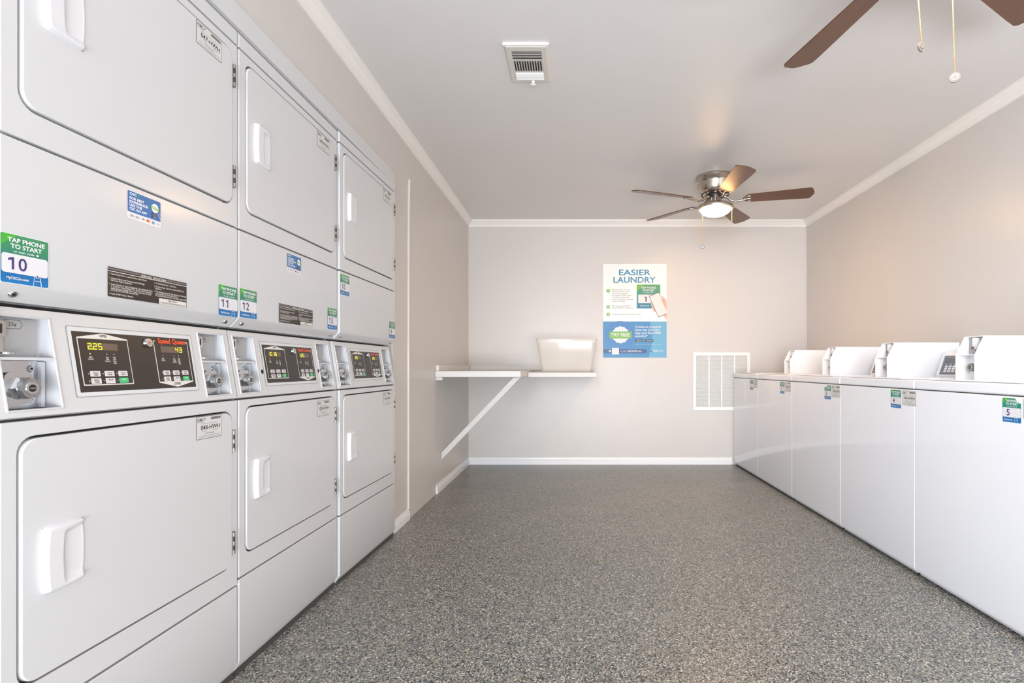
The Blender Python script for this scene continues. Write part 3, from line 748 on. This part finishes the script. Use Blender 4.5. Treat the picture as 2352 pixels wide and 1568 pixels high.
# ---------------------------------------------------------------- top-load washers
WG = 'top loading washers along the right wall'
def build_washer(Yf, Yn, num, idn, label, torn=None):
    w = Yf - Yn
    t = thing('washing_machine', label, 'washer', (1.51, Yf, 0), R(-90), WG)
    E = M['enamel_washer']; H = M['enamel_box']
    mb = MB(); mb.prism_x([(0, .042), (.010, .022), (.69, .022), (.69, .829), (0, .829)][::-1], .0012, w - .0012, E); mb.build('cabinet', t, bevel=.002, seg=2)
    mb = MB(); mb.box((.012, .018, .012), (w - .012, .10, .024), M['toe'])
    mb.build('toe_rail', t)
    for x in (.03, w - .03):
        mb = MB(); mb.cyl((x, .06, 0), (0, 0, 1), .017, .014, M['dark'], .014, 14); mb.build('foot', t)
    mb = MB(); mb.box((.004, .003, .827), (w - .004, .68, .833), M['gap']); mb.build('seam', t)
    mb = MB(); mb.box((.001, -.002, .8325), (w - .001, .69, .873), E); mb.build('top', t, bevel=.008, seg=4)
    mb = MB(); mb.box((.045, .030, .8735), (w - .15, .49, .880), E); mb.build('lid', t, bevel=.003)
    x1 = w - .122
    # console across the back
    zc = 1.018
    prof = [(.536, .8745), (.530, .884), (.570, 1.004), (.582, zc), (.68, zc), (.68, .8745)][::-1]
    mb = MB(); mb.prism_x(prof, .018, x1 - .001, H); con = mb.build('console', t, bevel=.003)
    s0 = Vector((0, .530, .884)); s1 = Vector((0, .570, 1.004)); dv = (s1 - s0); Lc = dv.length; dv.normalize(); nv = Vector((0, -dv.z, dv.y))
    Mf = Matrix(((1, dv.x, nv.x, .048), (0, dv.y, nv.y, s0.y), (0, dv.z, nv.z, s0.z), (0, 0, 0, 1))) @ Matrix.Translation((0, .008, .0006))
    b = MB(Mf); pw, ph = .40, .105; K = (98, 104, 114); F = (214, 216, 222)
    b.rect(-.002, -.002, pw + .002, ph + .002, (120, 122, 130), 1, .002); b.rect(0, 0, pw, ph, K, 2, .002)
    b.rect(.006, .006, pw - .006, ph - .006, F, 3, .002); b.rect(.0075, .0075, pw - .0075, ph - .0075, K, 4, .002)
    b.text('Speed Queen', .30, ph * .74, .011, (238, 96, 64), 5, 'c', .12, .035)
    b.rect(.085, ph * .68, .165, ph * .85, (124, 106, 98), 5)
    for k in range(4): b.text(('WASH', 'RINSE', 'SPIN', 'LID')[k], .03 + .035 * k, ph * .53, .005, F, 5, 'c', .018, .02)
    for r in range(3):
        for c in range(6):
            b.rect(.026 + c * .030, ph * (.37 - .125 * r), .049 + c * .030, ph * (.47 - .125 * r), (70, 190, 120) if (r == 2 and c == 5) else (238, 238, 242), 5, .0015)
        b.text(('NORMAL', 'PERM', 'DELICATE')[r], .017, ph * (.39 - .125 * r), .003, F, 5, 'c', .012)
    b.build('control_face', con)
    # coin meter housing at the right end
    side = [(.268, .8745), (.68, .8745), (.68, 1.071), (.310, 1.071), (.268, .985)]
    mb = MB(); mb.prism_x(side, x1, x1 + .0035, H); mb.prism_x(side, w - .0045, w - .001, H)
    mb.box((x1 + .0035, .331, .8745), (w - .0045, .679, 1.069), H)
    mb.box((x1 + .0035, .306, 1.0675), (w - .0045, .336, 1.071), H)
    mb.box((x1 + .0035, .272, .984), (w - .0045, .331, .9875), H)
    cb = mb.build('coin_box', t)
    mb = MB(); mb.box((x1 + .006, .3285, .989), (w - .007, .3308, 1.066), M['greyp']); mb.build('shaded_recess_back', cb)  # grey sheet puts the shade at the back of the recess into colour
    mb = MB(); cx = x1 + .060
    mb.prism_y(rrect(cx - .010, 1.012, cx + .010, 1.064, .003, 3), .310, .3285, M['enamel_box'], True); mb.cyl((cx, .306, 1.018), (0, -1, 0), .007, .006, M['rust'], .006, 14)
    mb.tube([(cx, .318, 1.012), (cx + .002, .312, .998), (cx + .001, .316, .989)], .004, M['chrome'], 8)
    mb.build('coin_slot', cb)
    lock(cb, cx + .004, .328, .929, housing=False)
    for z in (.905, .958): screw(cb, cx + .002, .331, z, .006, 'bolt')
    # stickers on the front
    number_sticker(t, front(.488, -.0004, .738), num, w=.082, h=.086, torn=torn, wash=True)
    id_sticker(t, front(.578, -.0004, .757), idn, w=.100, h=.066)
    return t
ed = [5.112, 4.432, 3.73, 3.05, 2.381, 1.70]
info = [('2', '044-HWH', None, 'white top load washer against the back wall, number sticker 2 on its front'),
        ('7', '043-HWH', None, 'white top load washer second from the back wall, number sticker 7'),
        ('3', '042-HWH', 'left', 'white top load washer in the middle of the row, torn number sticker 3'),
        ('4', '041-HWH', None, 'white top load washer with number sticker 4, second nearest the camera'),
        ('5', '040-HWH', 'right', 'white top load washer nearest the camera, torn number sticker 5')]
for i, (a, b_, torn, lab) in enumerate(info):
    build_washer(ed[i], ed[i + 1] + .001, a, b_, lab, torn)

# ---------------------------------------------------------------- ceiling fans
def build_fan(cx, cy, ang, label, lit, chains):
    t = thing('ceiling_fan', label, 'fan', (cx, cy, ZC), 0, 'hugger ceiling fans')
    z0 = -ZC
    N = M['nickel']
    mb = MB(); prof = [(.0, 0), (.140, 0), (.142, -.004), (.142, -.022), (.138, -.026), (.139, -.032), (.135, -.036), (.1365, -.043), (.132, -.048), (.130, -.060),
                       (.121, -.100), (.113, -.118), (.106, -.124), (.080, -.134), (.0, -.134)]
    mb.lathe(prof, (0, 0, 0), N, 64)
    for k in range(30):
        a = 2 * PI * k / 30; mb.M = Matrix.Rotation(a, 4, 'Z') @ Matrix.Translation((.093, 0, -.1295)) @ Matrix.Rotation(R(21), 4, 'Y'); mb.box((-.011, -.0045, -.0014), (.011, .0045, .001), M['hole'])
    mb.M = Matrix(); mb.build('motor_housing', t, sharp=35)
    mb = MB(); mb.lathe([(0, -.134), (.066, -.134), (.068, -.138), (.064, -.152), (.0, -.152)], (0, 0, 0), M['dark'], 32); mb.build('rotor', t)
    mb = MB(); mb.lathe([(0, -.152), (.046, -.152), (.046, -.186), (.052, -.196), (.0, -.196)], (0, 0, 0), N, 40); mb.build('switch_housing', t, sharp=35)
    mb = MB(); mb.lathe([(.0, -.194), (.055, -.194), (.075, -.200), (.118, -.209), (.131, -.218), (.134, -.230), (.130, -.240), (.116, -.243), (.110, -.238), (.0, -.238)], (0, 0, 0), N, 64); fit = mb.build('light_fitter', t, sharp=50)
    dm = pbr('frosted_dome_lit' if lit else 'frosted_dome', (250, 236, 208), 0.3, emit=((255, 196, 128) if cy > 3 else (255, 226, 196)) if lit else (236, 206, 168), estr=lit if lit else .25)
    mb = MB(); mb.lathe([(.111 * math.cos(R(a)), -.238 - .052 * math.sin(R(a))) for a in range(0, 91, 9)][:-1] + [(.001, -.290)], (0, 0, 0), dm, 48); mb.build('light_dome', fit, sharp=80)
    zb = 2.160 - ZC
    for k in range(5):
        a = ang + k * 2 * PI / 5
        Rm = Matrix.Rotation(a, 4, 'Z') @ Matrix.Translation((0, 0, zb)) @ Matrix.Rotation(R(-13), 4, 'X')
        top = []
        rr0, rr1 = .200, .675
        out = []
        for i in range(9):
            tt = i / 8; out.append((rr0 + .03 - .03 * math.sin(PI * tt), -.050 + .100 * tt))
        out += [(rr1 - .085, .0665)]
        for i in range(7):
            q = R(90 - 90 * i / 6); out.append((rr1 - .035 + .022 * math.cos(q), .0455 + .022 * math.sin(q) - .0008 * i))
        out += [(rr1 - .003, .02), (rr1, 0), (rr1 - .003, -.02)]
        for i in range(7):
            q = R(0 - 90 * i / 6); out.append((rr1 - .035 + .022 * math.cos(q), -.0455 + .022 * math.sin(q)))
        out += [(rr1 - .085, -.0665)]
        mb = MB(Rm); n = len(out)
        out = out[::-1]
        vs = [(p[0], p[1], .003) for p in out] + [(p[0], p[1], -.003) for p in out]
        mb.add(vs, [tuple(range(n)), tuple(range(n, 2 * n))[::-1]] + [((i + 1) % n, i, n + i, n + (i + 1) % n) for i in range(n)], M['blade'])
        bl = mb.build('blade', t)
        mb = MB(Matrix.Rotation(a, 4, 'Z') @ Matrix.Translation((0, 0, zb)))
        mb.tube([(.055, 0, .030), (.085, 0, .018), (.110, 0, -.006), (.140, 0, -.016), (.175, 0, -.014), (.205, 0, -.008)], [.011, .010, .008, .007, .008, .010], N, 10)
        mb.M = Rm
        for sgn in (-1, 0, 1):
            mb.tube([(.195, 0, -.007), (.210, sgn * .026, -.006), (.232, sgn * .038, -.005), (.250, sgn * .034, -.0048)], [.008, .006, .005, .003], N, 8)
        for sgn in (-1, 0, 1): mb.cyl((.234 if sgn else .240, sgn * .036, -.004), (0, 0, -1), .006, .005, N, .004, 10)
        mb.build('blade_bracket', bl, sharp=60)
    for (dx, dy, ln, lx, ly, fr) in chains:
        mb = MB(); zt = -.232; nb = int(ln / .0052)
        pts = [(dx + lx * k / nb, dy + ly * k / nb, zt - ln * k / nb) for k in range(nb + 1)]
        for p in pts[:: 1]:
            mb.lathe([(.0002, -.0022), (.0017, -.0014), (.0021, 0), (.0017, .0014), (.0002, .0022)], p, M['chain'], 6)
        mb.tube([pts[0], pts[-1]], .0008, M['chain'], 5)
        ch = mb.build('pull_chain', t)
        e = pts[-1]
        if fr:
            mb = MB(Matrix.Translation((e[0], e[1], e[2] - .015)) @ Matrix.Rotation(fr, 4, 'Z'))
            mb.cyl((0, .0025, 0), (0, -1, 0), .0145, .005, M['fob'], .0145, 24); mb.cyl((0, -.0024, 0), (0, -1, 0), .009, .0008, M['steel'], .009, 20); mb.cyl((0, -.0034, 0), (0, -1, 0), .006, .0004, M['fob'], .006, 16)
            mb.build('chain_fob', ch)
    return t
build_fan(1.037, 3.96, -.2842, 'lit brushed nickel ceiling fan with five brown blades, in front of the back wall', 84.0,
          [(-.112, -.07, .285, 0, 0, R(-13)), (.108, -.05, .108, 0, 0, 0)])
build_fan(1.028, 1.535, R(29), 'brown bladed ceiling fan nearest the camera, only blades and pull chains in view', 34.0,  # dome is out of view; its glow is added to light the machines sideways
          [(.006, .085, .190, .013, 0, R(22)), (.102, .07, .290, .008, 0, R(-33))])

# ---------------------------------------------------------------- poster
b = MB(front(0, 0, 0)); w, h = .609, .896; ML = 'inkp'
b.rect(0, 0, w, h, (206, 201, 197), 2, m=ML)
b.box((0, 0, 0), (w, h, .0006), M['vent'])
CY = (52, 146, 190)
b.text('EASIER', w * .50, h * .880, h * .058, CY, 4, 'c', w * .50, .02, ML)
b.text('LAUNDRY', w * .495, h * .800, h * .060, CY, 4, 'c', w * .665, .02, ML)
tx = (84, 80, 84)
for (v, nn) in ((.713, '1'), (.540, '2'), (.460, '3')):
    b.circ(w * .082, h * v, w * .03, (140, 196, 70), 4, 20, ML); b.text(nn, w * .082, h * (v - .011), h * .022, WHT, 5, 'c', None, .03, ML)
for i, (t, tw) in enumerate((('Momentarily TAP the', .28), ('machine sticker with', .27), ('your NFC-capable', .24), ('smartphone, OR SCAN', .30), ('a machine code with', .27), ('your smartphone camera', .33), ('or QR code app.', .21))):
    b.text(t, w * .14, h * (.718 - .0205 * i), h * .0125, tx, 4, 'l', w * tw, .008, ML)
b.text('PAY with Google Pay™,', w * .145, h * .546, h * .0125, tx, 4, 'l', w * .29, .008, ML)
b.text('Apple Pay® or credit card', w * .145, h * .525, h * .0125, tx, 4, 'l', w * .33, .008, ML)
b.text('Load the machine and press START', w * .145, h * .455, h * .0125, tx, 4, 'l', w * .46, .008, ML)
# small machine sticker picture
u0, v0, uw, vh = w * .53, h * .525, w * .37, h * .255
b.rect(u0, v0, u0 + uw, v0 + vh, (40, 134, 180), 4, m=ML, top=(80, 168, 96))
b.sh([(u0, v0 + vh * .72), (u0 + uw * .35, v0 + vh), (u0, v0 + vh)], (120, 190, 60), 5, ML)
b.text('TAP PHONE', u0 + uw * .5, v0 + vh * .83, vh * .075, WHT, 6, 'c', uw * .62, .03, ML)
b.text('TO START', u0 + uw * .5, v0 + vh * .72, vh * .075, WHT, 6, 'c', uw * .52, .03, ML)
b.text('or scan code', u0 + uw * .5, v0 + vh * .645, vh * .035, WHT, 6, 'c', uw * .42, .01, ML)
b.rect(u0 + uw * .06, v0 + vh * .22, u0 + uw * .94, v0 + vh * .58, WHT, 6, .008, ML)
b.sh([(u0 + uw * .37, v0 + vh * .28), (u0 + uw * .42, v0 + vh * .28), (u0 + uw * .42, v0 + vh * .49), (u0 + uw * .36, v0 + vh * .49), (u0 + uw * .32, v0 + vh * .465), (u0 + uw * .33, v0 + vh * .44), (u0 + uw * .37, v0 + vh * .45)], (70, 60, 84), 7, ML)
b.text('MyCSCGo.com', u0 + uw * .34, v0 + vh * .09, vh * .045, WHT, 6, 'c', uw * .38, .02, ML)
for k in range(3): b.line(u0 + uw * (.46 + .03 * k), v0 + vh * (.46 + .04 * k), u0 + uw * (.52 + .03 * k), v0 + vh * (.54 + .03 * k), .002, (130, 140, 190), 7, ML)
# hand and phone
SK = (240, 184, 160)
b.sh([(w * .93, h * .66), (w * .985, h * .62), (w * .999, h * .60), (w * .999, h * .40), (w * .95, h * .45), (w * .93, h * .52)], SK, 7, ML)
b.sh([(w * .75, h * .60), (w * .78, h * .59), (w * .83, h * .50), (w * .82, h * .485), (w * .79, h * .50), (w * .76, h * .545)], SK, 7, ML)
pc = Vector((w * .875, h * .565)); an = R(24)
def ph_pts(hw, hh, r):
    return [(pc.x + p[0] * math.cos(an) - p[1] * math.sin(an), pc.y + p[0] * math.sin(an) + p[1] * math.cos(an)) for p in rrect(-hw, -hh, hw, hh, r, 4)]
def clipx(ps, X):
    return [(min(p[0], X), p[1]) for p in ps]
b.sh(clipx(ph_pts(w * .088, h * .125, .016), w * .999), (70, 66, 68), 8, ML); b.sh(clipx(ph_pts(w * .081, h * .119, .013), w * .999), (244, 240, 236), 9, ML)
# lower blue half
bh = h * .386
b.rect(0, 0, w, bh, (66, 148, 204), 4, m=ML)
b.sh([(w * .72, 0), (w, 0), (w, bh), (w * .74, bh), (w * .78, bh * .75), (w * .77, bh * .4)], (110, 182, 220), 5, ML)
b.circ(w * .27, bh * .60, w * .235, (70, 138, 204), 5, 40, ML)
pts = []
for k in range(48):
    r_ = w * (.135 if k % 4 < 2 else .128); pts.append((w * .275 + r_ * math.cos(2 * PI * k / 48), bh * .63 + r_ * math.sin(2 * PI * k / 48)))
b.sh(pts, (236, 242, 248), 6, ML)
b.rect(w * .10, bh * .53, w * .45, bh * .72, (128, 194, 72), 7, .003, ML)
b.text('TRY FREE', w * .275, bh * .585, bh * .085, WHT, 8, 'c', w * .29, .03, ML)
for i, (t, tw) in enumerate((('Create an Account', .41), ('Using the CSC GO', .39), ('App and Get FREE', .41), ('Laundry*', .20))):
    b.text(t, w * .50, bh * (.825 - .085 * i), bh * .056, WHT, 8, 'l', w * tw, .018, ML)
b.rect(w * .505, bh * .44, w * .625, bh * .50, (50, 52, 60), 8, .002, ML); b.rect(w * .655, bh * .44, w * .79, bh * .50, (50, 52, 60), 8, .002, ML)
b.text('App Store', w * .57, bh * .455, bh * .028, WHT, 9, 'c', w * .08, .02, ML); b.text('Google Play', w * .728, bh * .455, bh * .028, WHT, 9, 'c', w * .09, .02, ML)
b.rect(w * .51, bh * .365, w * .92, bh * .371, WHT, 8, m=ML)
b.rect(0, bh * .12, w * .69, bh * .235, (56, 92, 150), 7, .02, ML)
b.rect(w * .14, bh * .085, w * .25, bh * .27, WHT, 8, .004, ML)
b.rect(w * .09, bh * .16, w * .125, bh * .20, WHT, 8, .001, ML)
b.text('or visit', w * .275, bh * .16, bh * .04, WHT, 9, 'l', w * .09, .0, ML); b.text('MyCSCGO.com', w * .385, bh * .16, bh * .042, WHT, 9, 'l', w * .22, .03, ML)
b.text('CSC', w * .785, bh * .16, bh * .05, WHT, 9, 'l', w * .09, .02, ML); b.text('GO', w * .885, bh * .16, bh * .05, WHT, 9, 'l', w * .06, .0, ML)
b.sh([(w * .75, bh * .16), (w * .77, bh * .15), (w * .765, bh * .19), (w * .745, bh * .20)], (40, 110, 120), 8, ML)
b.circ(w * .51, bh * .05, .005, (60, 90, 140), 8, 10, ML)
po = b.build('poster'); po.location = (.267, YW - .002, 1.022); tag(po, 'white and blue EASIER LAUNDRY poster hanging on the back wall', 'poster')

# ---------------------------------------------------------------- return air grille on back wall
t = thing('air_return_grille', 'white louvred return air grille low on the back wall beside the washers', 'vent', (1.126, YW, .517))
w, h = .551, .555
mb = MB(front(0, 0, 0))
fo = .032
for (a, b_) in (((0, 0), (w, fo)), ((0, h - fo), (w, h)), ((0, fo), (fo, h - fo)), ((w - fo, fo), (w, h - fo))):
    mb.box((a[0], a[1], 0.0), (b_[0], b_[1], .010), M['vent'])
mb.build('frame', t, bevel=.003)
mb = MB(); mb.box((fo, -.0015, fo), (w - fo, -.0003, h - fo), M['ventb']); mb.build('backing', t)
mb = MB(); n = 40; p = (h - 2 * fo) / n
for k in range(n):
    z = fo + p * (k + .5); mb.M = Matrix.Translation((0, -.0055, z)) @ Matrix.Rotation(R(-38), 4, 'X'); mb.box((fo, -.0048, -.0009), (w - fo, .0048, .0009), M['vent'])
mb.M = Matrix(); mb.build('louvers', t)
for k in (1, 2, 3):
    x = fo + (w - 2 * fo) * k / 4; mb = MB(); mb.box((x - .006, -.0115, fo), (x + .006, -.002, h - fo), M['vent']); mb.build('mullion', t)

# ---------------------------------------------------------------- ceiling register
t = thing('ceiling_register', 'white ceiling air register with louvres, above the dryers side of the room', 'vent', (-.315, 2.32, ZC))
w, d = .20, .31
mb = MB()
mb.add([(0, 0, 0), (w, 0, 0), (w, d, 0), (0, d, 0), (.012, .012, -.012), (w - .012, .012, -.012), (w - .012, d - .012, -.012), (.012, d - .012, -.012)],
       [(0, 1, 5, 4), (1, 2, 6, 5), (2, 3, 7, 6), (3, 0, 4, 7), (4, 5, 6, 7)], M['ventc'])
mb.box((0, -.001, -.010), (w, .010, 0), M['vent']); mb.build('frame', t)
mb = MB()
for k in range(5):
    y = .045 + k * .0125; mb.box((.034, y, -.0135), (w - .034, y + .006, -.0119), M['hole']); mb.M = Matrix.Translation((0, y + .008, -.013)) @ Matrix.Rotation(R(30), 4, 'X'); mb.box((.034, -.003, -.0006), (w - .034, .003, .0006), M['ventc']); mb.M = Matrix()
for k in range(11):
    x = .036 + k * .0118; mb.box((x, .118, -.0135), (x + .0072, .196, -.0119), M['hole']); mb.M = Matrix.Translation((x + .0085, .157, -.0145)) @ Matrix.Rotation(R(40), 4, 'Y'); mb.box((-.004, -.039, -.0005), (.004, .039, .0005), M['ventc']); mb.M = Matrix()
for k in range(5):
    y = .215 + k * .0125; mb.M = Matrix.Translation((0, y, -.015)) @ Matrix.Rotation(R(-35), 4, 'X'); mb.box((.034, -.004, -.0006), (w - .034, .004, .0006), M['vent']); mb.M = Matrix()
mb.build('louvers', t)
mb = MB(); mb.box((.105, d - .030, -.030), (.118, d - .020, -.012), M['vent']); mb.box((.100, d - .030, -.034), (.122, d - .018, -.028), M['vent']); mb.build('damper_lever', t)

# ---------------------------------------------------------------- folding shelf
t = thing('folding_shelf', 'white L-shaped folding shelf in the left back corner with a diagonal brace', 'shelf', (XL, YW, 0))
ox, oy = XL, YW
def loc(x, y, z): return (x - ox, y - oy, z)
mb = MB(); mb.box(loc(XL + .001, 3.90, .857), loc(-.396, YW - .001, .902), M['shelfw']); mb.build('shelf_board', t, bevel=.004)
mb = MB(); mb.box(loc(-.394, 4.46, .846), loc(.178, YW - .001, .886), M['shelfw']); mb.build('shelf_board', t, bevel=.004)
mb = MB(); mb.box(loc(XL + .001, 3.93, .903), loc(XL + .022, YW - .001, .945), M['shelfw']); mb.build('cleat', t, bevel=.002)
mb = MB(); mb.box(loc(XL + .023, YW - .022, .903), loc(.17, YW - .001, .945), M['shelfw']); mb.build('cleat', t, bevel=.002)
mb = MB(); mb.box(loc(XL + .001, 3.92, .835), loc(XL + .05, 3.96, .8565), M['brace']); mb.build('cleat', t)
# brace
pa = Vector(loc(XL + .016, 4.09, .265)); pb = Vector(loc(-.43, 3.96, .853))
dr = (pb - pa).normalized(); sd = Vector((0, 1, 0)); sd = (sd - dr * sd.dot(dr)).normalized(); nn = dr.cross(sd)
vs = []
for p in (pa, pb):
    for a_, c_ in ((-1, -1), (1, -1), (1, 1), (-1, 1)): vs.append(p + nn * a_ * .019 + sd * c_ * .011)
vs[4:] = [v + dr * ((.8565 - v.z) / dr.z) for v in vs[4:]]
vs[:4] = [v + dr * ((-(v.x) + .0015) / dr.x) for v in vs[:4]]
mb = MB(); mb.add(vs, [(0, 3, 2, 1), (4, 5, 6, 7), (0, 1, 5, 4), (1, 2, 6, 5), (2, 3, 7, 6), (3, 0, 4, 7)], M['brace']); mb.build('brace', t, bevel=.002)

# ---------------------------------------------------------------- plastic bin
t = thing('plastic_bin', 'empty translucent plastic bin standing on the right end of the folding shelf', 'bin', (-.075, 4.82, .887))
mb = MB(); rings = []
hw0, hd0, hw1, hd1, H = .215, .150, .262, .190, .292
prof = [(0, .004, 0), (0.02, .0, 1), (.0, 0, 1)]
lv = [(-.012, .001), (0, .006), (.06, .06), (.5, .5), (.90, .88), (.905, .90), (.905, .925), (.99, .985), (1, 1.0)]
vs = []; NN = None
for k, (s, z) in enumerate([(0, .0), (.04, .015), (.5, .5), (.86, .86), (.86, .862), (.95, .862), (1.0, .985), (1.0, 1.0), (.97, 1.0)]):
    hw = hw0 + (hw1 - hw0) * s; hd = hd0 + (hd1 - hd0) * s
    if k == 0: hw -= .006; hd -= .006
    pts = rrect(-hw, -hd, hw, hd, .035, 6); NN = len(pts)
    vs += [(p[0], p[1], H * z) for p in pts]
fs = [tuple(range(NN))[::-1]]
for j in range(8):
    for i in range(NN): fs.append((j * NN + i, j * NN + (i + 1) % NN, (j + 1) * NN + (i + 1) % NN, (j + 1) * NN + i))
mb.add(vs, fs, M['bin'], True); mb.build('tub', t, sharp=50)
mb = MB()
for (dx, dy) in ((0, -1),):
    for s in (-1, 1):
        pass
pr = rrect(-hw1 - .004, -hd1 - .004, hw1 + .004, hd1 + .004, .038, 6)
mb.tube([(p[0], p[1], H - .004) for p in pr + [pr[0]]], .0045, M['bin'], 6); mb.build('rim', t)

# small blue scrap on the floor
mb = MB(); mb.add([(-.008, -.004, .0006), (.006, -.006, .0006), (.010, .003, .003), (0, .008, .001), (-.008, .004, .0008)], [(0, 1, 2, 3, 4)], pbr('pale_blue_paper', (150, 168, 214), .6))
o = mb.build('paper_scrap'); o.location = (.088, 2.48, .0005); tag(o, 'tiny pale blue paper scrap lying on the speckled floor', 'litter')

# ---------------------------------------------------------------- lights
def area(name, loc, target, sx, sy, power, col):
    l = bpy.data.lights.new(name, 'AREA'); l.shape = 'RECTANGLE'; l.size = sx; l.size_y = sy; l.energy = power; l.color = col
    o = bpy.data.objects.new(name, l); C.objects.link(o); o.location = loc
    o.rotation_euler = (Vector(target) - Vector(loc)).to_track_quat('-Z', 'Y').to_euler(); return o
area('daylight', (-1.7, -5.2, 1.9), (1.2, 3.0, .9), 3.8, 2.6, 640, (.86, .93, 1.0))
area('added_ceiling_fill', (0.6, -2.2, 0.30), (.6, 2.0, 2.33), 2.4, 0.8, 165, (.95, .97, 1.0))  # unseen fill lamp added to brighten the ceiling from below
wd = bpy.data.worlds.new('outside'); bpy.context.scene.world = wd; wd.use_nodes = True
bg = wd.node_tree.nodes['Background']; bg.inputs[0].default_value = (.86, .93, 1.0, 1); bg.inputs[1].default_value = .85

# ---------------------------------------------------------------- camera
cam = bpy.data.cameras.new('camera'); co = bpy.data.objects.new('camera', cam); C.objects.link(co)
co.location = (0, 0, .93); co.rotation_euler = (R(90), 0, 0)
cam.sensor_width = 36; cam.lens = 1230 / 2352 * 36; cam.shift_x = (1176 - 1321) / 2352; cam.shift_y = (843 - 784) / 2352; cam.clip_start = .02
sc = bpy.context.scene; sc.camera = co
sc.view_settings.view_transform = 'Standard'; sc.view_settings.look = 'None'; sc.view_settings.exposure = .06; sc.view_settings.gamma = 1
sc.cycles.use_denoising = True; sc.cycles.max_bounces = 9; sc.cycles.diffuse_bounces = 5; sc.cycles.adaptive_threshold = .015; sc.cycles.sample_clamp_indirect = 6
